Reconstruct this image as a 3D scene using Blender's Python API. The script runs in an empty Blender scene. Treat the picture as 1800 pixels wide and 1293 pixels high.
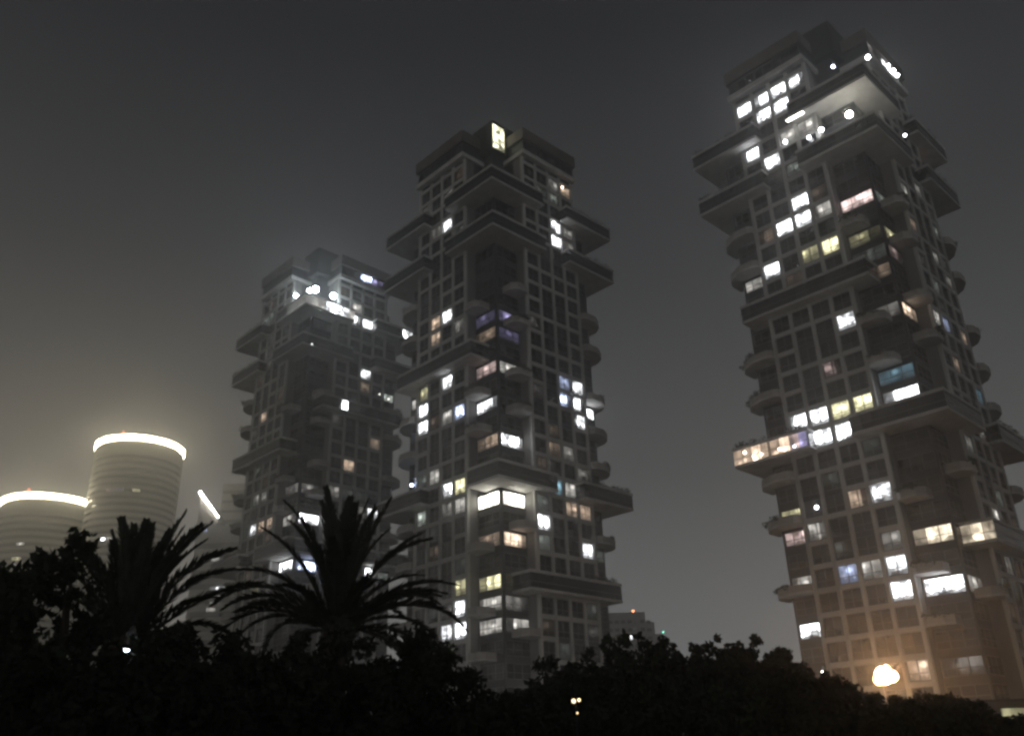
import bpy, math, random
import numpy as np
from math import sin, cos, pi, radians, tan
from mathutils import Vector, Matrix

random.seed(7)
rng = np.random.default_rng(7)
SC = bpy.context.scene
COL = SC.collection

# ------------------------------------------------------------------ camera
F_PX, PITCH, ROLL, EYE = 1560.91, radians(24.50), radians(-1.77), Vector((0, 0, 1.7))
cam_d = bpy.data.cameras.new('camera')
cam = bpy.data.objects.new('camera', cam_d)
COL.objects.link(cam)
SC.camera = cam
cam_d.sensor_width = 36.0
cam_d.lens = F_PX / 1800 * 36.0
cam_d.clip_end = 4000
cam_d.clip_start = 0.1
FWD = Vector((0, cos(PITCH), sin(PITCH)))
_u0 = Vector((0, -sin(PITCH), cos(PITCH)))
_r0 = Vector((1, 0, 0))
RIGHT = cos(ROLL) * _r0 + sin(ROLL) * _u0
UP = -sin(ROLL) * _r0 + cos(ROLL) * _u0
cam.matrix_world = Matrix(((RIGHT.x, UP.x, -FWD.x, EYE.x), (RIGHT.y, UP.y, -FWD.y, EYE.y),
                           (RIGHT.z, UP.z, -FWD.z, EYE.z), (0, 0, 0, 1)))


def at(px, py, Y):
    d = (px - 900) / F_PX * RIGHT + (646.5 - py) / F_PX * UP + FWD
    return EYE + d * (Y / d.y)


# ------------------------------------------------------------------ world: night sky lit by the city
world = bpy.data.worlds.new('World')
SC.world = world
world.use_nodes = True
nt = world.node_tree
nt.nodes.clear()
out = nt.nodes.new('ShaderNodeOutputWorld')
bg = nt.nodes.new('ShaderNodeBackground')
tc = nt.nodes.new('ShaderNodeTexCoord')
sx = nt.nodes.new('ShaderNodeSeparateXYZ')
ramp = nt.nodes.new('ShaderNodeValToRGB')
SKY = [(0.0, (.122, .126, .125)), (0.12, (.096, .099, .099)), (0.30, (.042, .0430, .0435)),
       (0.50, (.0215, .0222, .0234)), (0.70, (.0100, .0105, .0120)), (1.0, (.006, .0065, .008))]
el = ramp.color_ramp.elements
el[0].position, el[0].color = SKY[0][0], (*SKY[0][1], 1)
el[1].position, el[1].color = SKY[-1][0], (*SKY[-1][1], 1)
for p, c in SKY[1:-1]:
    e = el.new(p)
    e.color = (*c, 1)
noise = nt.nodes.new('ShaderNodeTexNoise')
noise.inputs['Scale'].default_value = 2.2
noise.inputs['Detail'].default_value = 3
mr = nt.nodes.new('ShaderNodeMapRange')
mr.inputs['To Min'].default_value = .88
mr.inputs['To Max'].default_value = 1.12
nt.links.new(tc.outputs['Generated'], sx.inputs[0])
nt.links.new(sx.outputs['Z'], ramp.inputs[0])
nt.links.new(tc.outputs['Generated'], noise.inputs['Vector'])
nt.links.new(noise.outputs['Fac'], mr.inputs['Value'])
gl = nt.nodes.new('ShaderNodeMapRange')      # the town centre, low on the left, throws a warm glow on the mist
gl.interpolation_type = 'SMOOTHSTEP'
gl.inputs['From Min'].default_value = .10
gl.inputs['From Max'].default_value = -.75
gl.inputs['To Min'].default_value = 0
gl.inputs['To Max'].default_value = 1
glz = nt.nodes.new('ShaderNodeMapRange')
glz.interpolation_type = 'SMOOTHSTEP'
glz.inputs['From Min'].default_value = .52
glz.inputs['From Max'].default_value = .05
glz.inputs['To Min'].default_value = 0
glz.inputs['To Max'].default_value = 1
gm = nt.nodes.new('ShaderNodeMath')
gm.operation = 'MULTIPLY'
gs = nt.nodes.new('ShaderNodeVectorMath')
gs.operation = 'SCALE'
gs.inputs[0].default_value = (.068, .052, .032)
ga = nt.nodes.new('ShaderNodeVectorMath')
ga.operation = 'ADD'
nt.links.new(sx.outputs['X'], gl.inputs['Value'])
nt.links.new(sx.outputs['Z'], glz.inputs['Value'])
nt.links.new(gl.outputs[0], gm.inputs[0])
nt.links.new(glz.outputs[0], gm.inputs[1])
nt.links.new(gm.outputs[0], gs.inputs['Scale'])
nt.links.new(ramp.outputs[0], ga.inputs[0])
nt.links.new(gs.outputs[0], ga.inputs[1])
nt.links.new(ga.outputs[0], bg.inputs['Color'])
nt.links.new(mr.outputs[0], bg.inputs['Strength'])
nt.links.new(bg.outputs[0], out.inputs['Surface'])

# ------------------------------------------------------------------ render settings
SC.view_settings.view_transform = 'Standard'
SC.view_settings.look = 'None'
SC.view_settings.exposure = 0.9
SC.view_settings.gamma = 1.0
SC.view_settings.use_curve_mapping = False
cy = SC.cycles
cy.use_denoising = True
cy.max_bounces = 4
cy.diffuse_bounces = 2
cy.glossy_bounces = 2
cy.transmission_bounces = 2
cy.volume_bounces = 2
cy.transparent_max_bounces = 8
cy.caustics_reflective = False
cy.caustics_refractive = False
cy.sample_clamp_indirect = 2.0
cy.use_light_tree = True
cy.filter_width = 2.7
HAZE_DENSITY = 0.0013


# ------------------------------------------------------------------ materials
def new_mat(name):
    m = bpy.data.materials.new(name)
    m.use_nodes = True
    n = m.node_tree
    n.nodes.clear()
    o = n.nodes.new('ShaderNodeOutputMaterial')
    return m, n, o


def surf(name, col, rough=.8, var=.15, scale=.6, streak=0.0, spec=.3, metal=0.0, per_obj=0.0):
    m, n, o = new_mat(name)
    b = n.nodes.new('ShaderNodeBsdfPrincipled')
    b.inputs['Roughness'].default_value = rough
    b.inputs['Metallic'].default_value = metal
    b.inputs['Specular IOR Level'].default_value = spec
    t = n.nodes.new('ShaderNodeTexCoord')
    mp = n.nodes.new('ShaderNodeMapping')
    no = n.nodes.new('ShaderNodeTexNoise')
    no.inputs['Scale'].default_value = scale
    no.inputs['Detail'].default_value = 6
    no.inputs['Roughness'].default_value = .62
    if streak:
        mp.inputs['Scale'].default_value = (1, 1, streak)
    n.links.new(t.outputs['Object'], mp.inputs['Vector'])
    n.links.new(mp.outputs[0], no.inputs['Vector'])
    r = n.nodes.new('ShaderNodeMapRange')
    r.inputs['From Min'].default_value = .3
    r.inputs['From Max'].default_value = .7
    r.inputs['To Min'].default_value = 1 - var
    r.inputs['To Max'].default_value = 1 + var
    n.links.new(no.outputs['Fac'], r.inputs['Value'])
    mul = n.nodes.new('ShaderNodeVectorMath')
    mul.operation = 'SCALE'
    mul.inputs[0].default_value = col
    src = r.outputs[0]
    if per_obj:
        oi = n.nodes.new('ShaderNodeObjectInfo')
        r2 = n.nodes.new('ShaderNodeMapRange')
        r2.inputs['To Min'].default_value = 1 - per_obj
        r2.inputs['To Max'].default_value = 1 + per_obj
        n.links.new(oi.outputs['Random'], r2.inputs['Value'])
        mm = n.nodes.new('ShaderNodeMath')
        mm.operation = 'MULTIPLY'
        n.links.new(src, mm.inputs[0])
        n.links.new(r2.outputs[0], mm.inputs[1])
        src = mm.outputs[0]
    n.links.new(src, mul.inputs['Scale'])
    n.links.new(mul.outputs[0], b.inputs['Base Color'])
    n.links.new(b.outputs[0], o.inputs['Surface'])
    return m


def emit(name, col, strength, lo=.35, scale=.55, fold=0.0):
    """lit room seen through a pane: uneven brightness from a ceiling lamp, a half-drawn curtain, furniture along the sill"""
    m, n, o = new_mat(name)
    N, L = n.nodes.new, n.links.new

    def math_(op, a, b=None, c=None):
        q = N('ShaderNodeMath')
        q.operation = op
        for i, v in enumerate((a, b, c)):
            if v is None:
                continue
            if isinstance(v, (int, float)):
                q.inputs[i].default_value = v
            else:
                L(v, q.inputs[i])
        return q.outputs[0]

    def rng_(v, f0, f1, t0, t1):
        q = N('ShaderNodeMapRange')
        q.interpolation_type = 'SMOOTHSTEP'
        L(v, q.inputs['Value'])
        for k, x in (('From Min', f0), ('From Max', f1), ('To Min', t0), ('To Max', t1)):
            if isinstance(x, (int, float)):
                q.inputs[k].default_value = x
            else:
                L(x, q.inputs[k])
        return q.outputs[0]
    e = N('ShaderNodeEmission')
    e.inputs['Color'].default_value = (*col, 1)
    t = N('ShaderNodeTexCoord')
    oi = N('ShaderNodeObjectInfo')
    sp = N('ShaderNodeSeparateXYZ')
    L(t.outputs['Object'], sp.inputs[0])
    rnd = oi.outputs['Random']
    r1 = math_('FRACT', math_('MULTIPLY', rnd, 17.31))
    r2 = math_('FRACT', math_('MULTIPLY', rnd, 53.77))
    r3 = math_('FRACT', math_('MULTIPLY', rnd, 131.9))
    w4 = math_('MULTIPLY', rnd, 137.0)

    def noise(sc, det, scale3=None):
        q = N('ShaderNodeTexNoise')
        q.noise_dimensions = '4D'
        q.inputs['Scale'].default_value = sc
        q.inputs['Detail'].default_value = det
        src = t.outputs['Object']
        if scale3:
            mp = N('ShaderNodeMapping')
            mp.inputs['Scale'].default_value = scale3
            L(src, mp.inputs['Vector'])
            src = mp.outputs[0]
        L(src, q.inputs['Vector'])
        L(w4, q.inputs['W'])
        return q.outputs['Fac']
    big = rng_(noise(scale, 2.5), .36, .60, lo, 1.0)
    fold_ = rng_(noise(1.0, 1.0, (3.2, 3.2, .12)), .35, .65, .62, 1.0)
    # a curtain drawn over one side in about half the rooms
    side = math_('SUBTRACT', math_('MULTIPLY', math_('GREATER_THAN', r1, .5), 2.0), 1.0)
    edge = math_('MULTIPLY_ADD', r2, 1.6, .25)
    xs = math_('MULTIPLY', sp.outputs['X'], side)
    cm = math_('MULTIPLY', rng_(math_('SUBTRACT', xs, edge), -.06, .10, 0.0, 1.0), math_('GREATER_THAN', r3, .42))
    cur = math_('MULTIPLY_ADD', cm, -(1 - min(.5, lo * .55)), 1.0)
    # darker furniture line near the sill
    fz = rng_(math_('ADD', sp.outputs['Z'], math_('MULTIPLY', noise(1.3, 1.0, (1, 1, .2)), 1.6)), .05, .28, min(.6, lo * 1.1), 1.0)
    # hot spot of a ceiling lamp
    hx = math_('SUBTRACT', sp.outputs['X'], math_('MULTIPLY', math_('SUBTRACT', r2, .5), 2.0))
    hz_ = math_('SUBTRACT', sp.outputs['Z'], math_('MULTIPLY', r1, .8))
    d2 = math_('ADD', math_('MULTIPLY', hx, hx), math_('MULTIPLY', math_('MULTIPLY', hz_, hz_), 2.0))
    hot = rng_(d2, .0, .55, 2.2, .75)
    f = math_('MULTIPLY', math_('MULTIPLY', big, fold_), math_('MULTIPLY', cur, fz))
    f = math_('MULTIPLY', f, hot)
    L(math_('MULTIPLY', f, strength), e.inputs['Strength'])
    L(e.outputs[0], o.inputs['Surface'])
    return m


def lamp_mat(name, col, strength):
    m, n, o = new_mat(name)
    e = n.nodes.new('ShaderNodeEmission')
    e.inputs['Color'].default_value = (*col, 1)
    e.inputs['Strength'].default_value = strength
    n.links.new(e.outputs[0], o.inputs['Surface'])
    return m


CONC = surf('concrete', (.38, .38, .372), .88, .24, .5, .22, per_obj=.09)
CONC_B = surf('concrete_band', (.40, .396, .388), .85, .22, .5, .5, per_obj=.08)
DARK = surf('dark_cladding', (.030, .034, .042), .55, .3, .3, .3)
FIN = surf('rendered_side_wall', (.15, .145, .14), .85, .25, .4, .3)
FASCIA = surf('brown_fascia', (.105, .097, .092), .7, .2, .4, .4)
FRAME = surf('window_frame', (.10, .10, .105), .45, .1, 1.0)
GLASS = surf('dark_glass', (.012, .014, .018), .12, .3, .25, spec=.5, per_obj=.3)
PLANTER = surf('planter_concrete', (.30, .285, .27), .9, .2, .5)
WHITEP = surf('pale_panel', (.50, .49, .46), .7, .1, .2, .4)
OFFICE = surf('office_glass_band', (.04, .04, .043), .25, .2, .1, .6, spec=.5)
LEAF = surf('leaf', (.040, .048, .034), .8, .35, 2.0, spec=.1, per_obj=.1)
LEAF_P = surf('palm_leaf', (.040, .046, .036), .75, .3, 3.0, spec=.1, per_obj=.25)
BARK = surf('bark', (.075, .060, .048), .95, .3, 4.0, .2)
GRASS = surf('grass_ground', (.035, .045, .022), .95, .4, .15)
ASPH = surf('asphalt', (.05, .05, .052), .9, .2, .6)
STEEL = surf('lamp_steel', (.16, .16, .16), .5, .1, 2.0, metal=.6)

RGB = {'N': (.84, .95, 1.0), 'F': (1.0, .96, .82), 'W': (.95, .97, 1.0), 'B': (.58, .68, 1.0), 'E': (1.0, .84, .62), 'Y': (1.0, .94, .55), 'O': (1.0, .74, .54), 'D': (.95, .91, .84),
       'P': (.58, .52, .95), 'K': (1.0, .74, .70), 'G': (.74, .82, .74), 'C': (.40, .72, .90)}
STR = {'0': .035, '1': .17, '2': .52, '3': 1.6}
LIT = {}


def lit_mat(code):
    if code not in LIT:
        c, l = code
        s = STR[l]
        lo = .35
        if code == 'F3':
            s, lo = 9.0, .5
        if code in ('W3', 'B3'):
            s, lo = 7.0, .09
        if code == 'W2':
            s, lo = 2.6, .14
        if code in ('G1', 'P1'):
            s = .11
        LIT[code] = emit('lit_room_' + code, RGB[c], s, lo)
    return LIT[code]


# ------------------------------------------------------------------ mesh helpers
class MB:
    def __init__(s):
        s.v, s.f, s.mi = [], [], []

    def quad(s, a, b, c, d, mi=0):
        k = len(s.v)
        s.v += [tuple(a), tuple(b), tuple(c), tuple(d)]
        s.f.append((k, k + 1, k + 2, k + 3))
        s.mi.append(mi)

    def box(s, lo, hi, mi=0):
        x0, y0, z0 = lo
        x1, y1, z1 = hi
        k = len(s.v)
        s.v += [(x0, y0, z0), (x1, y0, z0), (x1, y1, z0), (x0, y1, z0), (x0, y0, z1), (x1, y0, z1), (x1, y1, z1), (x0, y1, z1)]
        for q in ((3, 2, 1, 0), (4, 5, 6, 7), (0, 1, 5, 4), (1, 2, 6, 5), (2, 3, 7, 6), (3, 0, 4, 7)):
            s.f.append(tuple(k + i for i in q))
            s.mi.append(mi)
        return s

    def prism(s, pts, z0, z1, mi=0):
        k = len(s.v)
        n = len(pts)
        s.v += [(p[0], p[1], z0) for p in pts] + [(p[0], p[1], z1) for p in pts]
        s.f.append(tuple(k + i for i in reversed(range(n))))
        s.f.append(tuple(k + n + i for i in range(n)))
        s.mi += [mi, mi]
        for i in range(n):
            j = (i + 1) % n
            s.f.append((k + i, k + j, k + n + j, k + n + i))
            s.mi.append(mi)
        return s

    def tube(s, pts, rad, n=7, mi=0, cap=True):
        rings = []
        for i, p in enumerate(pts):
            p = Vector(p)
            d = Vector(pts[min(i + 1, len(pts) - 1)]) - Vector(pts[max(i - 1, 0)])
            d.normalize()
            a = d.orthogonal().normalized() if abs(d.z) < .99 else Vector((1, 0, 0))
            b = d.cross(a).normalized()
            a = b.cross(d)
            r = rad[i]
            k = len(s.v)
            for j in range(n):
                t = 2 * pi * j / n
                s.v.append(tuple(p + a * r * cos(t) + b * r * sin(t)))
            rings.append(k)
        for i in range(len(rings) - 1):
            for j in range(n):
                j2 = (j + 1) % n
                s.f.append((rings[i] + j, rings[i] + j2, rings[i + 1] + j2, rings[i + 1] + j))
                s.mi.append(mi)
        if cap:
            s.f.append(tuple(rings[-1] + j for j in range(n)))
            s.mi.append(mi)
            s.f.append(tuple(rings[0] + j for j in reversed(range(n))))
            s.mi.append(mi)
        return s

    def sphere(s, c, r, nu=10, nv=6, mi=0, sz=1.0):
        k = len(s.v)
        for i in range(nv + 1):
            t = pi * i / nv
            for j in range(nu):
                p = 2 * pi * j / nu
                s.v.append((c[0] + r * sin(t) * cos(p), c[1] + r * sin(t) * sin(p), c[2] + r * sz * cos(t)))
        for i in range(nv):
            for j in range(nu):
                j2 = (j + 1) % nu
                s.f.append((k + i * nu + j, k + (i + 1) * nu + j, k + (i + 1) * nu + j2, k + i * nu + j2))
                s.mi.append(mi)
        return s

    def mesh(s, name, mats):
        m = bpy.data.meshes.new(name)
        m.from_pydata(s.v, [], s.f)
        for q in (mats if isinstance(mats, (list, tuple)) else [mats]):
            m.materials.append(q)
        if any(s.mi):
            m.polygons.foreach_set('material_index', s.mi)
        m.update()
        return m

    def build(s, name, mats, parent=None):
        return link(name, s.mesh(name, mats), parent)


def link(name, mesh, parent=None, loc=None, rotz=None):
    o = bpy.data.objects.new(name, mesh)
    COL.objects.link(o)
    if parent is not None:
        o.parent = parent
    if loc is not None:
        o.location = loc
    if rotz is not None:
        o.rotation_euler = (0, 0, rotz)
    return o


def thing(name, label, cat, loc=(0, 0, 0), rotz=0, group=None):
    o = bpy.data.objects.new(name, None)
    o.empty_display_size = .5
    COL.objects.link(o)
    o.location = loc
    o.rotation_euler = (0, 0, rotz)
    o['label'] = label
    o['category'] = cat
    if group:
        o['group'] = group
    return o


# ------------------------------------------------------------------ ground
g = MB()
g.quad((-900, -60, 0), (900, -60, 0), (900, 1500, 0), (-900, 1500, 0))
ground = g.build('ground', GRASS)
ground['kind'] = 'structure'
g = MB()
g.quad((-900, 52, .004), (900, 52, .004), (900, 66, .004), (-900, 66, .004))
road = g.build('road', ASPH)
road['kind'] = 'structure'
g = MB()
g.box((-900, 49.5, 0), (900, 52, .13))
pv = g.build('pavement', PLANTER)
pv['kind'] = 'structure'

# ------------------------------------------------------------------ the three terraced apartment towers
HS, Z0, UC, BW = 3.45, 19.40, 8.415, 3.566
UE = UC + 4 * BW
WT = 30.2
REC = 2.4


def zk(k):
    return Z0 + HS * k


def window_meshes(w, h, nv, fr_h, name):
    """frame with mullions (front face at y=0, outward -y) and its pane"""
    f = MB()
    t = .09
    d0, d1 = 0.0, .14
    f.box((-w / 2, d0, -h / 2), (-w / 2 + t, d1, h / 2))
    f.box((w / 2 - t, d0, -h / 2), (w / 2, d1, h / 2))
    f.box((-w / 2 + t, d0, -h / 2), (w / 2 - t, d1, -h / 2 + t))
    f.box((-w / 2 + t, d0, h / 2 - t), (w / 2 - t, d1, h / 2))
    zt = -h / 2 + h * fr_h
    f.box((-w / 2 + t, d0 + .02, zt - .045), (w / 2 - t, d1, zt + .045))
    for i in range(1, nv + 1):
        x = -w / 2 + w * i / (nv + 1)
        f.box((x - .045, d0 + .01, -h / 2 + t), (x + .045, d1 - .01, h / 2 - t))
    fm = f.mesh(name + '_frame', FRAME)
    p = MB()
    p.quad((-w / 2 + t, .08, -h / 2 + t), (w / 2 - t, .08, -h / 2 + t), (w / 2 - t, .08, h / 2 - t), (-w / 2 + t, .08, h / 2 - t))
    return fm, p


WIN = window_meshes(2.88, 2.68, 1, .36, 'window')
CWIN = window_meshes(5.4, 2.35, 2, .42, 'corner_window')
EWIN = window_meshes(4.3, 2.15, 2, .42, 'end_window')
PANES = {}


def pane_mesh(kind, P, mat):
    key = (kind, mat.name)
    if key not in PANES:
        PANES[key] = P.mesh('pane', mat)
    return PANES[key]


SILL = MB().box((-1.36, -.06, -.05), (1.36, .12, .05)).mesh('sill', CONC_B)
BEAM = MB().box((-(BW - .60) / 2, 0, -.34), ((BW - .60) / 2, .5, .34)).mesh('beam', CONC)
LAMPM = {}


def lamp_ball(parent, p, r, col, s, name='lamp'):
    key = (col, s)
    if key not in LAMPM:
        LAMPM[key] = lamp_mat('lamp_%d' % len(LAMPM), RGB.get(col, (1, 1, 1)), s * .55)
    b = MB().sphere((0, 0, 0), r * .95, 10, 6)
    return link(name, b.mesh(name, LAMPM[key]), parent, p)


# leaves -----------------------------------------------------------------
def leaf_cloud(centers, radii, n, size, squash=.8, dens=None):
    """n leaf quads scattered in clumps -> verts, faces"""
    c = np.array(centers)
    r = np.array(radii)
    w = r ** 2
    w = w / w.sum()
    idx = rng.choice(len(c), n, p=w)
    d = rng.normal(size=(n, 3))
    d /= np.linalg.norm(d, axis=1)[:, None]
    rad = r[idx] * rng.random(n) ** .45
    p = c[idx] + d * rad[:, None] * np.array([1, 1, squash])
    a = rng.normal(size=(n, 3))
    a /= np.linalg.norm(a, axis=1)[:, None]
    b = np.cross(a, rng.normal(size=(n, 3)))
    b /= np.linalg.norm(b, axis=1)[:, None]
    s = size * (.6 + .8 * rng.random(n))[:, None]
    v = np.empty((n, 4, 3))
    v[:, 0] = p - a * s * .6
    v[:, 1] = p + b * s * .30
    v[:, 2] = p + a * s * .6
    v[:, 3] = p - b * s * .30
    return v.reshape(-1, 3)


def leaf_mesh(name, v, mat):
    n = len(v) // 4
    m = bpy.data.meshes.new(name)
    m.vertices.add(n * 4)
    m.vertices.foreach_set('co', v.astype(np.float32).ravel())
    m.loops.add(n * 4)
    m.loops.foreach_set('vertex_index', np.arange(n * 4, dtype=np.int32))
    m.polygons.add(n)
    m.polygons.foreach_set('loop_start', np.arange(0, n * 4, 4, dtype=np.int32))
    m.polygons.foreach_set('loop_total', np.full(n, 4, dtype=np.int32))
    m.materials.append(mat)
    m.update(calc_edges=True)
    return m


def hedge(parent, x0, x1, y0, y1, z, h=.9):
    n = max(4, int(((x1 - x0) + (y1 - y0)) * 1.1))
    cs, rs = [], []
    for i in range(n):
        t = i / (n - 1)
        hh = h * (.35 + .9 * random.random())
        cs.append((x0 + (x1 - x0) * t + random.uniform(-.2, .2), y0 + (y1 - y0) * t + random.uniform(-.2, .2), z + hh * .5))
        rs.append(.35 + hh * .5)
    o = link('hedge', leaf_mesh('hedge', leaf_cloud(cs, rs, n * 34, .34), LEAF), parent)
    o['kind'] = 'stuff'
    return o


def parse(s):
    d = {}
    for e in s.split():
        z, k, c = e.split(':')
        d[(z if z in 'ne' else int(z), int(k))] = c
    return d


def terrace_box(root, x0, x1, y0, y1, k, faces, lit, hedges=(), wrap_hedge=True):
    """one-storey cantilevered volume: slab, glazed band of separate panes, coping, planting on top.
    faces: which vertical faces get panes ('-y','-x','+x','+y'); lit: {(face, pane index): code}"""
    zs = zk(k) - HS / 2
    b = MB()
    b.box((x0, y0, zs), (x1, y1, zs + .42))
    box = b.build('terrace_box', CONC_B, root)
    cp = MB()
    cp.box((x0 - .04, y0 - .04, zs + 2.82), (x1 + .04, y1 + .04, zs + 3.24))
    cp.build('coping', CONC_B, box)
    iw = MB()
    iw.box((x0 + .30, y0 + .30, zs + .42), (x1 - .30, y1 - .30, zs + 2.80))
    iw.build('inner_wall', DARK, box)
    h = 2.38
    for fc in faces:
        L = (x1 - x0) if fc[1] == 'y' else (y1 - y0)
        n = max(2, round(L / 1.75))
        w = L / n
        key = ('box', round(w, 2))
        if key not in PANES:
            P = MB()
            P.box((-w / 2 + .04, 0, .03), (w / 2 - .04, .06, h - .03))
            PANES[key] = P
        for i in range(n):
            c = (i + .5) * w
            code = lit.get((fc, i))
            mat = lit_mat(code) if code else GLASS
            me = pane_mesh(key, PANES[key], mat)
            if fc == '-y':
                o = link('glass_pane', me, box, (x0 + c, y0 + .10, zs + .42), 0)
            elif fc == '+y':
                o = link('glass_pane', me, box, (x0 + c, y1 - .10, zs + .42), pi)
            elif fc == '-x':
                o = link('glass_pane', me, box, (x0 + .10, y0 + c, zs + .42), -pi / 2)
            else:
                o = link('glass_pane', me, box, (x1 - .10, y0 + c, zs + .42), pi / 2)
        r = MB()   # rail across the panes
        if fc == '-y':
            r.box((x0 + .05, y0 + .05, zs + 1.35), (x1 - .05, y0 + .095, zs + 1.43))
        elif fc == '-x':
            r.box((x0 + .05, y0 + .05, zs + 1.35), (x0 + .095, y1 - .05, zs + 1.43))
        else:
            r.box((x1 - .095, y0 + .05, zs + 1.35), (x1 - .05, y1 - .05, zs + 1.43))
        r.build('rail', FRAME, box)
    for hx0, hx1, hy0, hy1 in hedges:
        hedge(box, hx0, hx1, hy0, hy1, zs + 3.22)
    return box


def balcony(root, side, far, k):
    """small balcony where the framed bays meet the recessed glass; outer corner cut"""
    z = zk(k) - HS / 2
    if not far:
        pts = [(8.02, 2.38), (4.1, 2.38), (4.1, .15), (5.1, -.9), (7.3, -.9), (8.02, -.3)]
        skip = 1
    else:
        pts = [(27.79, 5.4), (27.79, 2.38), (23.1, 2.38), (23.1, -.3), (23.8, -.9), (26.4, -.9), (28.9, .5), (30.1, 2.4), (30.1, 5.4)]
        skip = 2
    n = len(pts)
    fl_ = (lambda p: p) if side == 'r' else (lambda p: (p[1], p[0]))
    sl = [fl_(p) for p in pts]
    if side == 'l':
        sl = sl[::-1]
    o = MB().prism(sl, z - .05, z + .22).build('balcony', CONC_B, root)
    w = MB()
    for i in range(skip, n):          # solid parapet along the outer edges
        p, q = Vector(pts[i]), Vector(pts[(i + 1) % n])
        d = (q - p).normalized()
        nrm = Vector((-d.y, d.x)) * .12
        e = [fl_(v) for v in (p, q, q + nrm, p + nrm)]
        w.prism(e if side == 'r' else e[::-1], z + .22, z + 1.25)
    w.build('parapet', PLANTER, o)
    if random.random() < .6:
        m_ = [fl_(p) for p in (pts[3:5] if not far else pts[5:8])]
        hedge(o, m_[0][0], m_[-1][0], m_[0][1], m_[-1][1], z + 1.0, random.uniform(.35, .9))
    return o


PAIRS = {'r': {1: [(22, 21), (19, 18), (17, 16), (14, 13), (12, 11), (6, 5), (1, 0), (-2, -3)],
               2: [(22, 21), (19, 18), (17, 16), (12, 11), (10, 9), (6, 5), (1, 0)],
               0: [(13, 12)], 3: [(9, 8), (1, 0), (-2, -3)]},
         'l': {1: [(22, 21), (16, 15), (13, 12), (11, 10), (6, 5), (4, 3), (-2, -3)],
               2: [(22, 21), (20, 19), (16, 15), (13, 12), (11, 10), (6, 5), (4, 3)],
               0: [(21, 20), (-2, -3)], 3: [(20, 19), (6, 5)]}}


def face_xy(side, u, d):
    """point on a face: u along it, d behind the frame plane"""
    return (u, d) if side == 'r' else (d, u)


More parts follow.
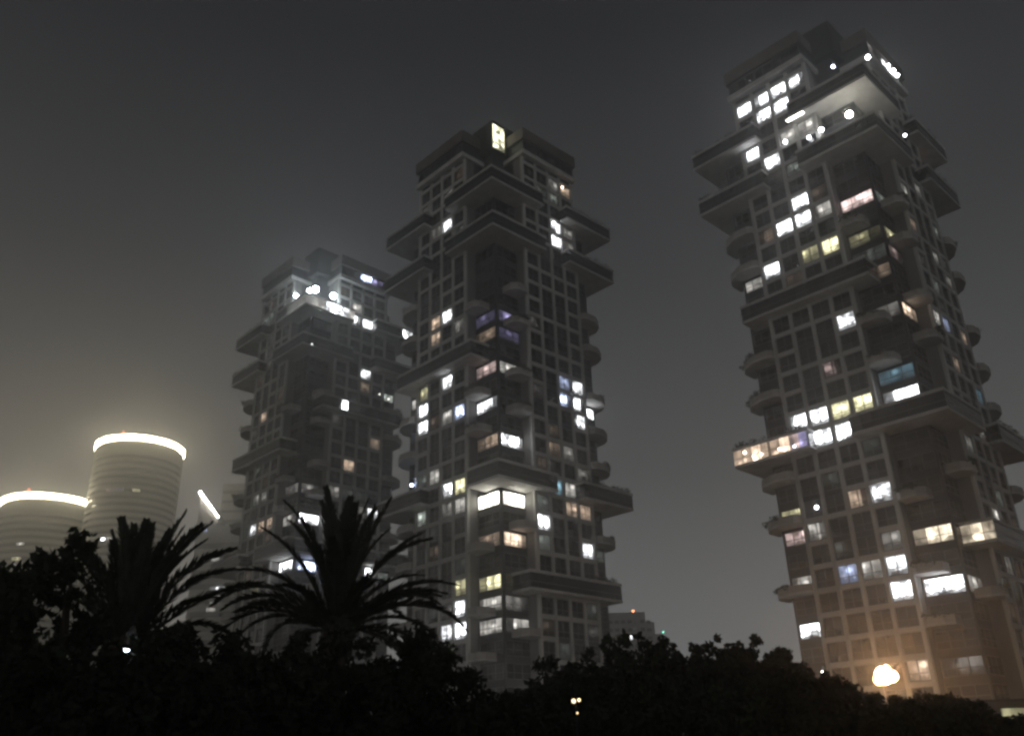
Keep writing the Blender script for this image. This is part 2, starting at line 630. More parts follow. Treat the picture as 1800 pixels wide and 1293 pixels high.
def tower(label, loc, yaw, litr, litl, boxes, balc_near, balc_far, kmin, hedged):
    root = thing('apartment_tower', label, 'tower', (loc[0], loc[1], 0), yaw, 'dark apartment towers')
    ztop = zk(27.9)
    # body
    b = MB()
    b.box((UC, .36, 0), (UE, WT - .36, ztop))
    b.box((.36, UC, 0.001), (WT - .36, UE, ztop - .002))
    b.box((REC, REC, 0.002), (WT - REC, WT - REC, zk(25.5)))
    b.box((5.2, 5.2, zk(25.4)), (WT - 5.2, WT - 5.2, zk(28.3)))
    b.build('wall', DARK, root)
    cpier = MB().box((REC, REC - .10, 0), (REC + .55, REC + .5, zk(25.4)))
    cpier.build('corner_pier', DARK, root)
    lits = {'r': parse(litr), 'l': parse(litl)}
    hide = {'r': set(), 'l': set()}
    for (kind, k) in boxes:
        if kind == 'near':
            for s in 'rl':
                hide[s] |= {('n', k), (0, k)}
        elif kind == 'nearr':
            hide['r'] |= {('n', k), (0, k)}
            hide['l'] |= {('n', k)}
        elif kind[:3] == 'far':
            hide[kind[3]] |= {(3, k), ('e', k)}
        elif kind[:4] == 'face':
            s = kind[4]
            hide[s] |= {(i, k) for i in range(4)} | {('e', k)}
    for s in 'rl':
        rz = 0 if s == 'r' else -pi / 2
        lit = lits[s]
        for i in range(5):
            u = UC + BW * i
            p = MB()
            d1 = .5
            if i in (0, 4):
                fw = MB()
                fw.box((u - .28, .5, 0), (u + .28, REC + .06, ztop - .35)) if s == 'r' else fw.box((.5, u - .28, 0), (REC + .06, u + .28, ztop - .35))
                fw.build('return_wall', FIN, root)
            if s == 'r':
                p.box((u - .30, 0, 0), (u + .30, d1, ztop - .3))
            else:
                p.box((0, u - .30, 0), (d1, u + .30, ztop - .3))
            p.build('pier', CONC, root)
        pairs = {i: {a: b_ for a, b_ in L} for i, L in PAIRS[s].items()}
        for k in range(kmin, 29):
            for i in range(4):
                u = UC + BW * (i + .5)
                if k <= 27:
                    low = pairs.get(i, {}).get(k + 1)   # beam between k and k+1
                    tall = low == k and (i, k) not in lit and (i, k + 1) not in lit
                    if not tall:
                        x, y = face_xy(s, u, .03)
                        link('beam', BEAM, root, (x, y, zk(k + .5)), rz)
                if (i, k) in hide[s] or k == 28:
                    continue
                x, y = face_xy(s, u, .22)
                wo = link('window', WIN[0], root, (x, y, zk(k)), rz)
                code = lit.get((i, k)) or (random.choice(('G0', 'O0', 'D0')) if random.random() < .13 else None)
                link('pane', pane_mesh('win', WIN[1], lit_mat(code) if code else GLASS), wo)
            for z, M, u, nm in (('n', CWIN, 5.30, 'corner_window'), ('e', EWIN, 25.25, 'end_window')):
                if (z, k) in hide[s] or k > 25 or (s, z, k) in (('l', 'n', 25),):
                    continue
                x, y = face_xy(s, u, REC - .10)
                wo = link(nm, M[0], root, (x, y, zk(k) + .15), rz)
                code = lit.get((z, k))
                link('pane', pane_mesh(nm, M[1], lit_mat(code) if code else GLASS), wo)
    # terrace boxes
    for (kind, k), bl in boxes.items():
        if kind == 'near' or kind == 'nearr':
            x1 = 12.0
            y1 = 12.0 if kind == 'near' else 5.9
            hd = [(0, 3, -1.3, -1.3), (-1.3, -1.3, 0, 4)] if 'n' in hedged else []
            terrace_box(root, -2, x1, -2, y1, k, ('-y', '-x'), bl, hd)
        elif kind == 'farr':
            hd = [(19.2, 31.4, -1.2, -1.2), (31.2, 31.2, -1, 6)] if 'r' in hedged else []
            terrace_box(root, 18.6, 31.9, -2, 10, k, ('-y', '+x', '-x'), bl, hd)
        elif kind == 'farl':
            hd = [(-1.2, -1.2, 19.2, 31.4), (-1, 6, 31.2, 31.2)] if 'l' in hedged else []
            terrace_box(root, -2, 10, 18.6, 31.9, k, ('-x', '-y'), bl, hd)
        elif kind == 'facer':
            terrace_box(root, 4.5, 26.7, -2, 4.2, k, ('-y', '-x'), bl, [(20, 26.4, -1.2, -1.2)] if 'r' in hedged else [])
        elif kind == 'facel':
            terrace_box(root, -2, 4.2, 4.5, 26.7, k, ('-x', '-y'), bl)
    for s in 'rl':
        for k in balc_near[s]:
            balcony(root, s, False, k)
        for k in balc_far[s]:
            balcony(root, s, True, k)
    # wings' top storey and fascia on both faces
    for s in 'rl':
        def bx(u0, u1, d0, d1, z0, z1, m, nm, par=root):
            q = MB()
            q.box((u0, d0, z0), (u1, d1, z1)) if s == 'r' else q.box((d0, u0, z0), (d1, u1, z1))
            return q.build(nm, m, par)
        w = bx(8.0, 23.4, -.75, 11, zk(27.92), zk(28.22), CONC_B, 'wing_slab')
        bx(8.4, 23.0, -.35, 10.6, zk(28.22), zk(29.02), DARK, 'wing_wall', w)
        bx(7.95, 23.45, -.80, 11.05, zk(29.02), zk(29.80), FASCIA, 'fascia', w)
        for i in range(8):
            u = 9.3 + 1.8 * i
            q = MB()
            q.box((-.8, 0, -.95), (.8, .05, .95))
            code = lits[s].get((100 + i, 28)) if False else None
            code = boxes_top.get((label[:6], s, i))
            x, y = face_xy(s, u + .1, -.41)
            link('clerestory', pane_mesh(('cl',), q, lit_mat(code) if code else GLASS), w, (x, y, zk(28.62)), 0 if s == 'r' else -pi / 2)
    # rooftop box above the near corner
    rb = MB()
    rb.box((4.1, 4.1, zk(28.55)), (10.5, 10.5, zk(30.6)))
    ro = rb.build('rooftop_box', DARK, root)
    rb = MB()
    rb.box((5.4, 5.4, zk(28.3)), (10.3, 10.3, zk(28.56)))
    rb.build('rooftop_base', DARK, ro)
    return root


boxes_top = {('Shorte', 'r', 3): 'B3', ('Shorte', 'r', 4): 'B3', ('Shorte', 'r', 5): 'P2', ('Shorte', 'r', 6): 'P1',
             ('Tall b', 'r', 0): 'D1', ('Tall b', 'r', 2): 'G1', ('Tall b', 'r', 3): 'W2', ('Tall b', 'r', 4): 'W3', ('Tall b', 'r', 5): 'W3', ('Tall b', 'r', 6): 'G1'}

LM_L = "e:12:B1 e:13:D1 e:14:D2 n:1:D2 n:10:O2 n:12:W2 n:14:K2 n:16:O1 n:17:P1 n:2:D2 n:3:Y3 n:5:O1 n:7:F3 0:1:W3 0:12:B3 0:17:D1 0:2:W3 0:3:Y2 0:7:D2 0:8:Y3 1:1:W2 1:12:D2 1:14:W2 1:18:W3 1:24:W2 1:26:D1 1:7:D1 1:8:W3 2:17:O2 2:18:O2 2:24:D1 2:9:D2 3:12:W3 3:13:W3 3:14:Y2 3:7:G2 3:9:G1"
LM_R = "e:12:G1 e:13:W3 e:5:G1 n:1:D2 n:10:W3 n:14:D2 n:16:P1 n:17:P2 n:2:D1 n:3:Y1 n:5:O3 n:7:F3 0:5:G1 0:6:W3 0:7:G1 1:10:O1 1:8:C2 2:10:D1 2:13:B3 2:14:B2 2:23:W3 2:24:W2 2:26:G1 2:27:D1 2:7:O2 2:8:D2 3:12:W3 3:13:W3 3:14:W2 3:23:D1 3:24:D1 3:27:O2 3:5:W2 3:7:O2 3:9:D1"
LL_R = "e:20:G2 e:7:G1 n:10:W3 n:12:D1 n:7:B3 0:12:D1 1:14:O2 1:25:W3 1:26:D2 2:11:D1 2:20:O1 2:21:W2 2:25:W3 3:11:W2 3:16:O1 3:25:D2 3:7:W3"
LL_L = "n:10:D2 n:12:D1 n:7:W3 0:10:O2 0:26:G1 1:10:O2 1:12:D1 1:6:Y1 2:10:W2 2:12:D1 2:18:O2 2:26:G1 3:26:G1"
LR_L = "e:0:W3 e:17:D2 e:2:D2 e:4:K2 e:5:Y2 n:-2:D1 n:1:W3 n:10:C1 n:13:D1 n:15:O1 n:16:G1 n:17:Y1 n:19:K3 n:3:E3 n:9:W3 0:-2:O2 0:1:W3 0:13:W2 0:17:Y3 0:19:D2 0:2:W2 0:22:Y1 0:24:D2 0:27:W3 0:3:D1 0:5:W2 0:9:Y3 1:11:K1 1:15:D2 1:17:Y2 1:19:W3 1:2:D2 1:20:W3 1:22:G1 1:24:D2 1:26:W3 1:27:W3 1:5:O2 1:8:W3 1:9:Y3 2:19:W3 2:2:B2 2:23:W3 2:26:W3 2:27:W3 2:8:W3 2:9:W3 3:17:W3 3:19:O1 3:24:W3 3:27:W3 3:4:D2 3:9:W3"
LR_R = "0:20:D1 2:17:D1 1:11:O1 2:8:D1 3:13:O1 0:7:D1 2:5:G1 1:4:D2 0:18:O1 3:16:D1 2:21:D1 1:2:D1 2:0:D1 e:24:O2 n:1:D2 n:13:O3 n:16:K1 n:17:Y2 n:19:G1 0:1:G1 0:13:D2 1:13:B2 1:15:G1 3:10:C1 3:19:G1"

BM = {('near', 25): {}, ('near', 22): {}, ('nearr', 8): {}, ('farr', 25): {}, ('farr', 22): {}, ('farr', 8): {},
      ('farl', 25): {}, ('farl', 22): {}, ('farl', 8): {}, ('facel', 15): {}, ('facer', 3): {}}
BR = {('near', 25): {}, ('near', 22): {}, ('near', 8): {}, ('farr', 25): {}, ('farr', 22): {}, ('farr', 8): {},
      ('farl', 25): {}, ('farl', 22): {},
      ('farl', 8): {**{('-x', i): 'O2' for i in range(9)}, ('-x', 0): 'P2', ('-x', 1): 'K2', ('-x', 2): 'O3', ('-x', 5): 'O3', ('-y', 5): 'D1'},
      ('facel', 15): {}, ('facer', 3): {('-x', 1): 'E3', ('-x', 2): 'E2', ('-x', 0): 'E2', ('-y', 10): 'W3', ('-y', 9): 'W2'}}
BL = {('near', 25): {('-y', 1): 'D2', ('-y', 2): 'D2', ('-y', 3): 'W2', ('-y', 4): 'W3', ('-y', 5): 'W3', ('-y', 6): 'W2', ('-y', 7): 'D2', ('-y', 0): 'D1', ('-x', 0): 'G1', ('-x', 1): 'D1', ('-x', 2): 'D1', ('-x', 3): 'D1', ('-x', 4): 'G1'},
      ('near', 22): {}, ('near', 8): {}, ('farr', 25): {('-y', 5): 'W3', ('-y', 6): 'W2'}, ('farr', 22): {}, ('farr', 8): {},
      ('farl', 25): {}, ('farl', 22): {}, ('farl', 8): {}, ('facel', 15): {}, ('facer', 18): {('-y', 3): 'W3'}}
NEAR = {'r': [19, 17, 14, 12, 6, 1], 'l': [18, 13, 11, 5, 2, 0]}
FAR = {'r': [19, 17, 14, 12, 10, 6, 1], 'l': [20, 18, 13, 11, 7, 5, 2]}
T_M = tower('Middle dark apartment tower with a yellow-lit rooftop box above its near corner',
            (-2.668, 140.397), radians(43.72), LM_R, LM_L, BM, NEAR, FAR, -4, 'r')
T_R = tower('Tall broad apartment tower at the right with rows of bright white top-floor windows',
            (59.306, 116.132), radians(44.85), LR_R, LR_L, BR, NEAR, FAR, -4, 'rl')
T_L = tower('Shorter-looking apartment tower partly behind the middle one, white floodlights along its roof terrace',
            (-48.286, 186.913), radians(44.57), LL_R, LL_L, BL, NEAR, FAR, -4, 'l')

# lamps fixed to the towers (light fittings are parts of their tower)
def P(side, u, off, k):
    return (u, -off, zk(k)) if side == 'r' else (-off, u, zk(k))


for side, u, off, k, r, c, s in (
        ('l', 3.4, 1.7, 25.83, .5, 'N', 80), ('r', -.9, 1.6, 25.70, .55, 'N', 80), ('r', .6, 1.6, 25.95, .8, 'N', 80),
        ('r', 5.7, 1.6, 25.98, .75, 'N', 80), ('r', .47, 2.06, 21.65, .16, 'W', 4), ('r', 21.5, .1, 19.8, .2, 'D', 3),
        ('r', 25.9, -2.2, 19.98, .25, 'D', 3), ('r', 5.6, -1.5, 17.95, .22, 'D', 3)):
    lamp_ball(T_L, P(side, u, off, k), r, c, s)
for side, u, off, k, r, c, s in (
        ('l', 2.4, .5, 23.23, .58, 'F', 70), ('l', 7.44, .5, 23.2, .42, 'W', 25), ('l', 9.9, .2, 23.2, .35, 'W', 14),
        ('l', 14.2, .1, 23.7, .38, 'W', 14), ('l', 2.8, 1.6, 26.1, .28, 'B', 30), ('r', 2.95, 1.6, 26.65, .42, 'W', 30),
        ('r', 15.3, .9, 28.55, .28, 'W', 20), ('r', 17.6, .9, 28.6, .36, 'W', 25), ('r', 19.1, .9, 28.55, .36, 'W', 25),
        ('r', 10.1, 2.1, 22.87, .28, 'W', 14), ('l', 29.7, 2.06, 8.12, .26, 'O', 14), ('l', 28.2, 2.06, 7.82, .22, 'O', 14),
        ('l', 26.9, 2.06, 7.82, .22, 'O', 14), ('l', 23.6, 2.06, 7.8, .24, 'O', 12), ('l', 21.1, 2.06, 7.74, .2, 'B', 14),
        ('l', 20.3, -.1, 5.02, .28, 'W', 20), ('l', 10.2, -.1, 5.1, .4, 'W', 22)):
    lamp_ball(T_R, P(side, u, off, k), r, c, s)
for side, u, off, k, r, c, s in (
        ('l', 23.3, .4, 8.95, .30, 'B', 22), ('l', 14.0, .0, 23.9, .30, 'W', 14), ('r', 16.6, 0.0, 24.2, .34, 'W', 14),
        ('r', 17.2, .0, 23.1, .34, 'W', 18), ('l', 13.6, .0, 25.9, .2, 'W', 10), ('r', 19.9, 0, 27.2, .22, 'O', 14)):
    lamp_ball(T_M, P(side, u, off, k), r, c, s)
# strip light under the top terrace of the right tower
b = MB().box((-1.9, 9.4, zk(24.47)), (-1.2, 12.6, zk(24.49)))
b.build('strip_light', lamp_mat('strip_light', (1, .95, .86), 5.0), T_R)
# glowing panel painting the light cast on the middle tower's rooftop box wall
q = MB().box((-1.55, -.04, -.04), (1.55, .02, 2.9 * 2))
link('wall_glow', q.mesh('wall_glow', emit('rooftop_glow', (1.0, .97, .66), 3.2, .05, .5)), T_M, (5.75, 4.06, zk(28.62)))


# ------------------------------------------------------------------ far round office towers with a luminous crown
CROWN, _n, _o = new_mat('crown_light')
_e = _n.nodes.new('ShaderNodeEmission')
_e.inputs['Color'].default_value = (1.0, .89, .60, 1)
_t = _n.nodes.new('ShaderNodeTexCoord')
_x = _n.nodes.new('ShaderNodeTexNoise')
_x.inputs['Scale'].default_value = .22
_x.inputs['Detail'].default_value = 3
_r = _n.nodes.new('ShaderNodeMapRange')
_r.inputs['From Min'].default_value = .3
_r.inputs['From Max'].default_value = .7
_r.inputs['To Min'].default_value = 6.0
_r.inputs['To Max'].default_value = 18.0
_n.links.new(_t.outputs['Object'], _x.inputs['Vector'])
_n.links.new(_x.outputs['Fac'], _r.inputs['Value'])
_n.links.new(_r.outputs[0], _e.inputs['Strength'])
_n.links.new(_e.outputs[0], _o.inputs['Surface'])
FARCONC = surf('far_concrete', (.30, .29, .27), .8, .08, .1, .3)


def round_tower(label, cx, cyy, R, H, nseg, windows):
    root = thing('round_tower', label, 'tower', (cx, cyy, 0), 0, 'round office towers with luminous crowns')

    def ring(r0, r1, z0, z1, mat, nm, par=root):
        q = MB()
        for i in range(nseg):
            a, c = 2 * pi * i / nseg, 2 * pi * (i + 1) / nseg
            p = lambda r, t, z: (r * cos(t), r * sin(t), z)
            q.quad(p(r1, a, z0), p(r1, c, z0), p(r1, c, z1), p(r1, a, z1))
            q.quad(p(r1, a, z1), p(r1, c, z1), p(r0, c, z1), p(r0, a, z1))
            q.quad(p(r0, a, z0), p(r0, c, z0), p(r1, c, z0), p(r1, a, z0))
        return q.build(nm, mat, par)
    ring(.1, R - .7, 0, H - 8, OFFICE, 'glass_drum')
    fh = 4.0
    n = int((H - 14) / fh)
    for i in range(n):
        z = H - 12 - fh * (i + 1)
        ring(R - .8, R, z, z + 2.0, FARCONC, 'floor_band')
    ring(R - 2, R + .05, H - 12, H - 4.2, FARCONC, 'crown_wall')
    ring(R - 1.2, R + .6, H - 3.0, H - .2, CROWN, 'crown_light')
    ring(.1, R - 1.5, H - 6, H - 3, FARCONC, 'roof')
    for ang, z, w, code in windows:
        a = radians(ang)
        q = MB().box((-w / 2, -.05, -.9), (w / 2, .05, .9))
        link('window', q.mesh('window', lit_mat(code)), root, ((R - .55) * cos(a), (R - .55) * sin(a), z), a + pi / 2)
    b = MB().sphere((0, 0, 0), .9, 8, 6)
    link('warning_lamp', b.mesh('warning_lamp', lamp_mat('warning_lamp', (1, .22, .1), 2.0)), root, (-R * .1, -R + 4, H + 2.5))
    m = MB().tube([(-R * .1, -R + 4, H - 3), (-R * .1, -R + 4, H + 2.2)], [.25, .2], 6)
    m.build('mast', STEEL, root)
    return root


def fl(H, i):   # window height on glazed storey i below the crown
    return H - 12 - 4.0 * (i + 1) + 3.0


H1, H2 = 185.5, 151.5
round_tower('Taller round office tower with a glowing ring crown, above the left palm', -224.5, 503, 24.6, H1, 72,
            [(-100, fl(H1, 5), 2.5, 'O2'), (-94, fl(H1, 5), 5, 'K1'), (-84, fl(H1, 5), 2, 'B2'), (-66, fl(H1, 5), 2.2, 'Y2'), (-61, fl(H1, 5), 2.2, 'Y2'),
             (-88, fl(H1, 5), 7, 'P1'), (-96, fl(H1, 12), 2.5, 'W3'), (-86, fl(H1, 12), 4, 'D2')])
round_tower('Lower round office tower with a glowing ring crown, cut by the left edge', -271, 500, 25.0, H2, 72,
            [(-88, fl(H2, 4), 4, 'D2'), (-93, fl(H2, 6), 2.4, 'Y2'), (-87, fl(H2, 6), 2.4, 'Y2'), (-88.5, fl(H2, 7), 3, 'D2'),
             (-124, fl(H2, 7), 3, 'Y2'), (-118, fl(H2, 7), 2, 'Y2'), (-80, fl(H2, 9), 2.5, 'D2')])

# slant-roofed tower beside the left apartment tower, a row of lamps down its roof edge
p0, p1 = at(353, 866, 420), at(384, 908, 420)
root = thing('slanted_tower', 'Hazy tower with a slanting line of roof lamps, left of the shorter apartment tower', 'tower', (p0.x, 420, 0))
w = 34.0
dx, dz = p1.x - p0.x, p1.z - p0.z
b = MB()
k0 = len(b.v)
xa, xb, za, zb = 0.0, dx, p0.z - 1.2, p1.z - 1.2
for y in (0, 26):
    b.v += [(xa, y, 0), (w, y, 0), (w, y, zb - 3), (xb, y, zb - 3), (xb, y, zb), (xa, y, za)]
b.f += [(0, 1, 2, 3, 4, 5), (11, 10, 9, 8, 7, 6)]
for i in range(6):
    j = (i + 1) % 6
    b.f.append((j, i, i + 6, j + 6))
b.mi = [0] * len(b.f)
b.build('wall', FARCONC, root)
for i in range(14):
    z = 20 + i * 6.4
    q = MB().box((.6, -.35, 0), (w - .6, -.02, 2.6))
    link('floor_band', q.mesh('floor_band', OFFICE), root, (0, 0, z))
edge = lamp_mat('roof_lamp', (1, .95, .85), 22)
for i in range(11):
    t = i / 10
    r = (.75 - .30 * t)
    q = MB().sphere((0, 0, 0), r, 8, 5)
    link('roof_lamp', q.mesh('roof_lamp', edge), root, (dx * t, -.6, p0.z + dz * t))
for px, py, hw, code in ((374, 921, 6.0, 'D1'), (361, 932, .8, 'B2'), (378, 983, 2.0, 'D2'), (385, 1034, 4.2, 'W3'), (386, 1047, 3.0, 'D2'), (373, 1060, 3, 'D1'), (370, 1071, 2, 'D2')):
    c = at(px, py, 419.4)
    q = MB().box((-hw, -.1, -.8), (hw, .05, .8))
    link('window', q.mesh('window', lit_mat(code)), root, (c.x - p0.x, -.5, c.z))

# block standing behind it
c = at(404, 850, 520)
root = thing('office_block', 'Faint flat-topped block almost lost in the haze beside the shorter apartment tower', 'building', (c.x, 520, 0))
MB().box((-4, 0, 0), (22, 20, c.z)).build('wall', FARCONC, root)
for i in range(12):
    q = MB().box((-3.6, -.2, 0), (21.6, 0.02, 1.6))
    link('window_band', q.mesh('window_band', OFFICE), root, (0, -.02, c.z - 6 - i * 6))

# dim stepped building between the middle and right towers
c = at(1084, 1082, 400)
zt = at(1120, 1075, 400).z
xr = at(1168, 1118, 400).x
root = thing('low_block', 'Hazy stepped building behind the trees between middle and right towers, red lamp on top', 'building', (c.x, 400, 0))
W = xr - c.x
MB().box((-6, 0, 0), (W * .62, 24, zt)).build('wall', FARCONC, root)
MB().box((W * .62, 2, 0), (W * .82, 24, zt - 4.2)).build('step', FARCONC, root)
MB().box((W * .82, 4, 0), (W, 24, zt - 9)).build('step', FARCONC, root)
for i in range(7):
    for j in range(5):
        q = MB().box((-1.0, -.05, -.7), (1.0, .05, .7))
        code = {(2, 2): 'D2', (3, 2): 'W3', (1, 2): 'D1', (4, 2): 'D1'}.get((i, j))
        link('window', q.mesh('window', lit_mat(code) if code else GLASS), root, (-3 + i * 2.8 if i < 6 else W * .7, -.02 if i < 6 else 1.97, zt - 4 - j * 3.4))
b = MB().sphere((0, 0, 0), .55, 8, 6)
link('warning_lamp', b.mesh('warning_lamp', lamp_mat('low_warning_lamp', (1, .35, .15), 2.5)), root, (at(1113, 1073, 400).x - c.x, .5, zt + .6))
b = MB().sphere((0, 0, 0), .38, 8, 6)
link('roof_lamp', b.mesh('roof_lamp', lamp_mat('green_lamp', (.2, 1, .65), 2.0)), root, (at(1168, 1108, 400).x - c.x, 3.6, at(1168, 1108, 400).z))


# ------------------------------------------------------------------ street lamps
def street_lamp(label, px, py, Y, r, col, s, arm=0.0, group='park and street lamps'):
    p = at(px, py, Y)
    root = thing('street_lamp', label, 'street lamp', (p.x, Y, 0), 0, group)
    MB().tube([(arm, .3, 0), (arm, .3, p.z * .5), (arm, .3, p.z + r + .15), (arm * .5, .15, p.z + r + .3), (0, 0, p.z + r + .18)],
              [.11, .08, .06, .05, .05], 8).build('pole', STEEL, root)
    MB().prism([(.32 * r * cos(t), .32 * r * sin(t)) for t in [i * pi / 4 for i in range(8)]], p.z + r * .9, p.z + r + .2).build('lamp_head', STEEL, root)
    MB().sphere((0, 0, p.z), r, 16, 10).build('lamp_globe', lamp_mat('globe_' + str(px), col, s), root)
    return root


big_lamp = street_lamp('Big glaring orange street lamp in front of the right tower, above the tree tops', 1554, 1186, 108, 1.0, (1.0, .60, .29), 32, .0)
for _dx, _dz, _r in ((.98, -.12, .66), (-.55, -.42, .62), (.35, .62, .58)):  # added glowing spheres give the lamp's bloom its irregular outline
    MB().sphere((_dx, .25, at(1554, 1186, 108).z + _dz), _r, 12, 8).build('lamp_globe', lamp_mat('bloom_lobe', (1.0, .60, .29), 16), big_lamp)
spot_d = bpy.data.lights.new('bloom_beam', 'SPOT')  # added wide beam; its glow in the haze stands in for lens bloom
spot_d.energy = 3600
spot_d.color = (1.0, .52, .22)
spot_d.spot_size = radians(150)
spot_d.spot_blend = .8
spot_d.shadow_soft_size = .8
spot = bpy.data.objects.new('bloom_beam', spot_d)
COL.objects.link(spot)
spot.parent = big_lamp
spot.location = (0, -1.35, at(1554, 1186, 108).z)
spot.rotation_euler = (radians(84), 0, radians(180 + 22))
p = at(1012, 1231, 14.2)
gl_ = thing('garden_lamp', 'Two little warm lamp globes glinting in the bushes below the middle tower', 'garden lamp', (p.x, 14.2, 0), 0)
MB().tube([(0, .05, 0), (0, .05, p.z + .03)], [.014, .012], 6).build('pole', DARK, gl_)
for _dx, _dz, _r in ((-.03, 0, .032), (.05, .012, .024), (.015, -.17, .013)):
    MB().sphere((_dx, 0, p.z + _dz), _r, 10, 6).build('lamp_globe', lamp_mat('garden_globe', (1.0, .72, .38), 1.6), gl_)
street_lamp('Small cold white lamp glinting among the leaves under the left palm', 223, 1140, 15.0, .045, (.8, .92, 1.0), 6)
street_lamp('Pale lamp left of the glaring orange one, level with the tree line', 1449, 1183, 60, .2, (1.0, .93, .85), 10)


for _x, _Y, _lab in ((3.0, 104, 'White street lamp at the foot of the middle tower, hidden behind the bushes'),
                     (26.0, 112, 'White street lamp on the path right of the middle tower, behind the trees'),
                     (-22.0, 118, 'White street lamp before the gap of the two left apartment towers, behind the palm')):
    _r = thing('street_lamp', _lab, 'street lamp', (_x, _Y, 0), 0, 'park and street lamps')
    MB().tube([(0, 0, 0), (0, 0, 3), (0, 0, 6.3)], [.10, .08, .06], 8).build('pole', STEEL, _r)
    MB().sphere((0, 0, 6.6), .32, 14, 8).build('lamp_globe', lamp_mat('street_globe', (1.0, .95, .90), 170), _r)
    MB().prism([(.5 * cos(t), .5 * sin(t)) for t in [i * pi / 6 for i in range(12)]], 6.93, 7.0).build('lamp_head', STEEL, _r)


# ------------------------------------------------------------------ trees
def tree(label, px, py, Y, w, seed, leaf=.26, n=9000, base=None, kind='broadleaf_tree', cat='tree', group='dark leafy trees in front', sq=.75, lobes=16):
    """px,py: top of the crown as seen; w: crown width in metres"""
    global rng
    rng = np.random.default_rng(seed)
    R = random.Random(seed)
    top = at(px, py, Y)
    H = top.z
    root = thing(kind, label, cat, (top.x, Y, 0), 0, group)
    cz0 = H * .30 if base is None else base
    lob, rad = [], []
    r0 = w / 2
    for i in range(lobes):
        t = i * 2.399963 + R.random()
        q = math.sqrt((i + .5) / lobes)
        rr = r0 * .78 * q
        z = H - (q ** 1.6) * (H - cz0) * .50 - r0 * .24 - R.random() * .5
        lob.append((rr * cos(t), rr * sin(t) * .9, z))
        rad.append(r0 * R.uniform(.20, .36))
    for i in range(lobes):
        t = i * 2.1 + R.random()
        rr = r0 * R.uniform(.1, .8)
        lob.append((rr * cos(t), rr * sin(t), R.uniform(cz0 + .3, H - r0 * .5)))
        rad.append(r0 * R.uniform(.28, .42))
    trunk = MB()
    hb = cz0 + .3
    trunk.tube([(0, 0, 0), (.05, .03, hb * .5), (0, .05, hb)], [.026 * H + .05, .02 * H + .04, .017 * H + .03], 9)
    for i in range(0, lobes, 2):
        l = lob[i]
        mid = (l[0] * .45 + R.uniform(-.2, .2), l[1] * .45, hb + (l[2] - hb) * .55)
        trunk.tube([(0, .05, hb - .1), mid, l], [.012 * H + .02, .008 * H + .015, .012], 6)
    trunk.build('trunk', BARK, root)
    # clumps within the lobes
    cs, rs = [], []
    for c, r in zip(lob, rad):
        m = 16
        for j in range(m):
            d = Vector((R.gauss(0, 1), R.gauss(0, 1), R.gauss(0, 1))).normalized() * r * R.uniform(.55, 1.08)
            cs.append((c[0] + d.x, c[1] + d.y, c[2] + d.z * sq))
            rs.append(r * R.uniform(.16, .34))
    for j in range(lobes * 3):      # sprigs that break the outline
        c, r = lob[j % lobes], rad[j % lobes]
        d = Vector((R.gauss(0, 1), R.gauss(0, .6), abs(R.gauss(0, 1)) + .3)).normalized() * r * R.uniform(1.1, 1.45)
        cs.append((c[0] + d.x, c[1] + d.y, c[2] + d.z * .9))
        rs.append(R.uniform(.12, .3))
    v = leaf_cloud(cs, rs, n, leaf, 1.0)
    link('crown', leaf_mesh('crown', v, LEAF), root)
    return root


def at_px(px, Y):
    return at(px, 1290, Y).x


# row of trees on the right, from the middle tower to the right edge
tree('Low leafy tree at the foot of the middle tower, right of the big palm', 905, 1196, 25, 3.6, 11, 0.140, 15200)
tree('Leafy tree with ragged top just right of the middle tower base', 1000, 1150, 27, 3.6, 12, 0.154, 17100)
tree('Tallest round-topped tree below the hazy stepped building', 1112, 1103, 29, 4.4, 13, 0.168, 20900)
tree('Rounded tree standing in the gap between middle and right towers', 1245, 1112, 30, 4.4, 14, 0.168, 20900)
tree('Tree with a knobbly top at the right tower\'s left foot', 1352, 1126, 31, 3.9, 15, 0.168, 20900)
tree('Sloping tree left of the glaring orange lamp', 1452, 1172, 28, 3.6, 16, 0.154, 17100)
tree('Low dark tree right below the glaring orange lamp', 1556, 1212, 26, 3.2, 17, 0.140, 17100)
tree('Spiky-topped tree just right of the glaring orange lamp', 1652, 1204, 27, 2.9, 18, 0.140, 17100)
tree('Lowest tree of the row, at the bottom right corner', 1752, 1243, 25, 3.2, 19, 0.140, 17100)
# left foreground
tree('Large-leaved tree close by at the left edge', 18, 962, 12, 1.3, 21, .15, 2000, sq=.9, lobes=8)
tree('Large-leaved tree left of the slimmer palm', 122, 925, 13, 1.6, 22, .14, 2600, sq=.9, lobes=9)
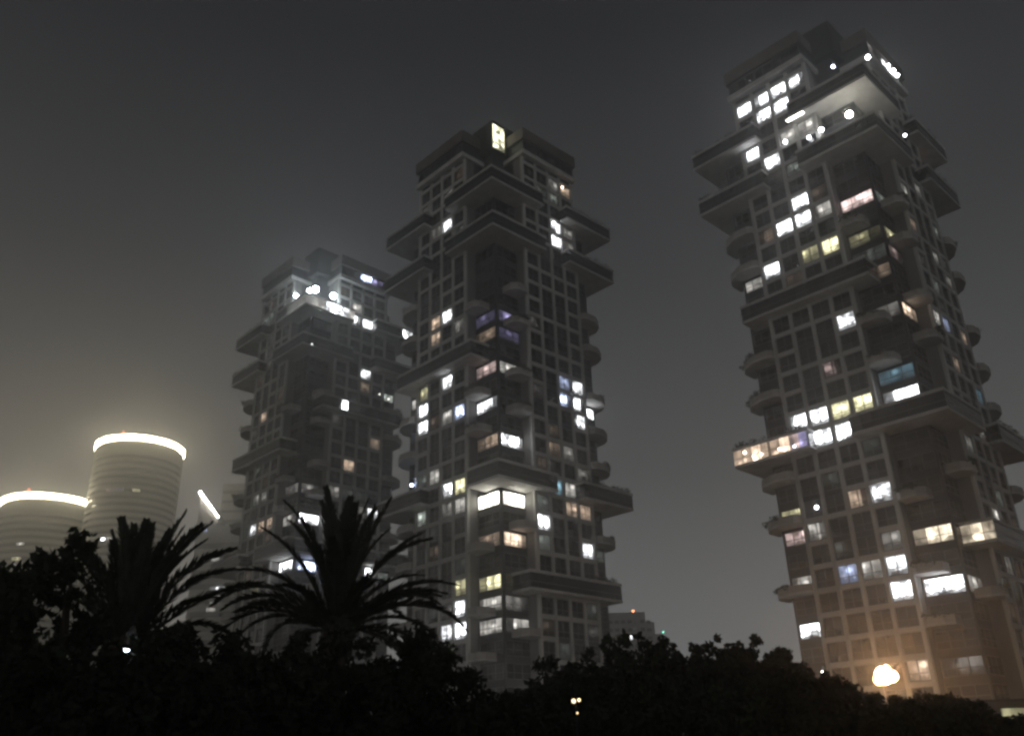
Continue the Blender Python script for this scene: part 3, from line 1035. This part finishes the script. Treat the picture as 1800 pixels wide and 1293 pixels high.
# low dark bushes along the bottom
for i, (px, py, Y, w_, lab) in enumerate((
        (70, 1100, 11, 3.4, 'Broad dark bush under the large-leaved trees at the left'),
        (345, 1082, 13, 3.2, 'Dark bush just right of the slimmer palm'),
        (250, 1105, 12, 3.6, 'Dark bush in front of the slimmer palm\'s foot'),
        (440, 1092, 14, 4.0, 'Dark bush in the dip between the two palms'),
        (590, 1078, 15, 4.4, 'Wide dark bush before the big palm\'s trunk'),
        (735, 1086, 16, 3.8, 'Rounded bush right of the big palm, before the middle tower'),
        (880, 1232, 15, 3.0, 'Low dark bush at the bottom below the middle tower'),
        (1080, 1200, 16, 3.6, 'Dark bush below the tallest round-topped tree'),
        (1290, 1190, 16, 4.0, 'Dark bush at the bottom between the two nearer towers'),
        (1480, 1225, 15, 3.2, 'Dark bush at the bottom, left of the orange lamp'),
        (1640, 1258, 14, 2.6, 'Dark bush at the bottom, right of the orange lamp'))):
    tree(lab, px, py, Y, w_, 40 + i, .115, 16000, base=.5, kind='bush', cat='bush', group='dark bushes along the bottom', lobes=14)


# palms ------------------------------------------------------------------
def frond_mesh(bend, L=4.2, nl=84, seed=0):
    """feather frond along +X curving down to -Z by `bend` radians"""
    R = random.Random(seed)
    b = MB()
    pts = []
    n = 16
    x = z = 0.0
    ang = 0.0
    for i in range(n + 1):
        pts.append((x, 0, z))
        t = i / n
        ang = -bend * (t ** 1.35)
        x += cos(ang) * L / n
        z += sin(ang) * L / n
    b.tube(pts, [.045 * (1 - .85 * i / n) + .006 for i in range(n + 1)], 5)

    def cpos(t):
        f = t * n
        i = min(int(f), n - 1)
        a, c = Vector(pts[i]), Vector(pts[i + 1])
        return a.lerp(c, f - i), (c - a).normalized()
    for s in (-1, 1):
        for i in range(nl):
            t = .10 + .90 * (i + R.random() * .6) / nl
            t = min(t, .995)
            p, d = cpos(t)
            up = Vector((-d.z, 0, d.x))
            ll = (.54 * math.sin(pi * min(1, t * .80 + .16)) + .10) * R.uniform(.85, 1.1) * L / 4.2
            out_ = (d * R.uniform(.75, .95) + Vector((0, s, 0)) * R.uniform(.45, .62) + up * R.uniform(.02, .30)).normalized()
            tip = p + out_ * ll + Vector((0, 0, -.05 * ll))
            wv = d.cross(out_).cross(out_).normalized() * .044
            mid = p.lerp(tip, .5)
            b.quad(p - wv * .6, mid - wv, tip, mid + wv)
    return b.mesh('frond', LEAF_P)


BENDS = [.35, .75, 1.15, 1.6]
FM = [[frond_mesh(bd, seed=i * 5 + j) for j in range(2)] for i, bd in enumerate(BENDS)]


def palm(label, px, py, Y, tips, nrand, scale, seed):
    R = random.Random(seed)
    c = at(px, py, Y)
    root = thing('date_palm', label, 'palm tree', (c.x, Y, 0), 0, 'feather palms')
    tr = MB()
    nseg = 14
    tr.tube([(0, 0, c.z * i / nseg) for i in range(nseg + 1)], [.26 + (.04 if i % 2 else 0) for i in range(nseg + 1)], 10)
    tr.build('trunk', BARK, root)
    MB().sphere((0, 0, c.z - .05), .36, 10, 6, sz=1.3).build('crown_heart', BARK, root)
    L = 4.2

    def put(bi, az, e0, sc):
        o = link('frond', FM[bi][R.randrange(2)], root, (0.12 * cos(az), .12 * sin(az), c.z))
        o.rotation_euler = (R.uniform(-.35, .35), -e0, az)
        o.scale = (sc, sc, sc)
    for tx, ty, dep in tips:
        t = at(tx, ty, Y)
        dxx, dzz = t.x - c.x, t.z - c.z
        chord = math.hypot(dxx, dzz)
        dy = dep * chord
        hor = math.hypot(dxx, dy)
        az = math.atan2(dy, dxx)
        e = math.atan2(dzz, hor)
        bi = 0 if e > 1.15 else 1 if e > .75 else 2 if e > .25 else 3
        bend = BENDS[bi]
        put(bi, az, e + bend * .46, math.hypot(chord, dy) / (L * (1 - bend * bend * .035)))
    for i in range(nrand):
        az = i * 2.39996 + R.random() * .4
        e0 = R.choice([1.0, .85, .7, .5, .3, .1])
        bi = 0 if e0 > 1.2 else 1 if e0 > .8 else 2 if e0 > .5 else 3
        put(bi, az, e0, scale * R.uniform(.80, .98))
    return root


palm('Big feather palm with fronds fanned out before the middle and left towers', 590, 1112, 24,
     [(491, 880, .1), (463, 938, -.1), (497, 910, .2), (413, 1014, .05), (352, 1082, .1), (370, 1150, 0), (562, 876, .1), (607, 864, .15), (588, 872, -.2), (575, 880, .3), (622, 872, .2),
      (640, 874, .1), (684, 877, .05), (686, 926, .1), (665, 905, -.2), (744, 935, .1), (764, 960, .0), (749, 1012, .2), (805, 1042, .0), (772, 1088, .1), (815, 1140, 0), (400, 1100, -.1), (520, 930, -.2), (780, 1050, .2)],
     17, .80, 3)
palm('Slimmer feather palm at the left, before the taller round tower', 215, 1150, 19,
     [(213, 905, .1), (225, 912, .2), (250, 908, .1), (236, 925, -.2), (195, 930, .1), (318, 898, .05), (300, 920, .2), (366, 920, .1), (352, 940, .2), (372, 938, -.1), (418, 978, .1), (405, 1010, .2), (150, 960, .1), (175, 940, .2),
      (118, 1010, .1), (100, 1060, 0), (380, 1060, .1), (272, 915, .3), (288, 935, -.2)], 8, .74, 5)

# lit kiosk glimpsed at the bottom right corner
c = at(1784, 1262, 60)
root = thing('kiosk', 'Low kiosk with a pale lit window at the bottom right corner', 'kiosk', (c.x, 60, 0))
MB().box((-2.0, 0, 0), (2.0, 3, c.z + 1.0)).build('wall', FIN, root)
MB().box((-2.05, -.05, c.z + 1.0), (2.05, 3.05, c.z + 1.15)).build('roof', FASCIA, root)
MB().box((-.8, -.06, c.z - .6), (.8, -.01, c.z + .6)).build('window', lit_mat('Y2'), root)

# ------------------------------------------------------------------ haze
hz, n_, o_ = new_mat('haze_air')
pv_ = n_.nodes.new('ShaderNodeVolumePrincipled')
pv_.inputs['Color'].default_value = (.90, .90, .90, 1)
pv_.inputs['Density'].default_value = HAZE_DENSITY
pv_.inputs['Anisotropy'].default_value = .82
n_.links.new(pv_.outputs[0], o_.inputs['Volume'])
hb = MB().box((-520, -55, -1), (520, 600, 195))
haze = hb.build('haze', hz)
haze['kind'] = 'stuff'
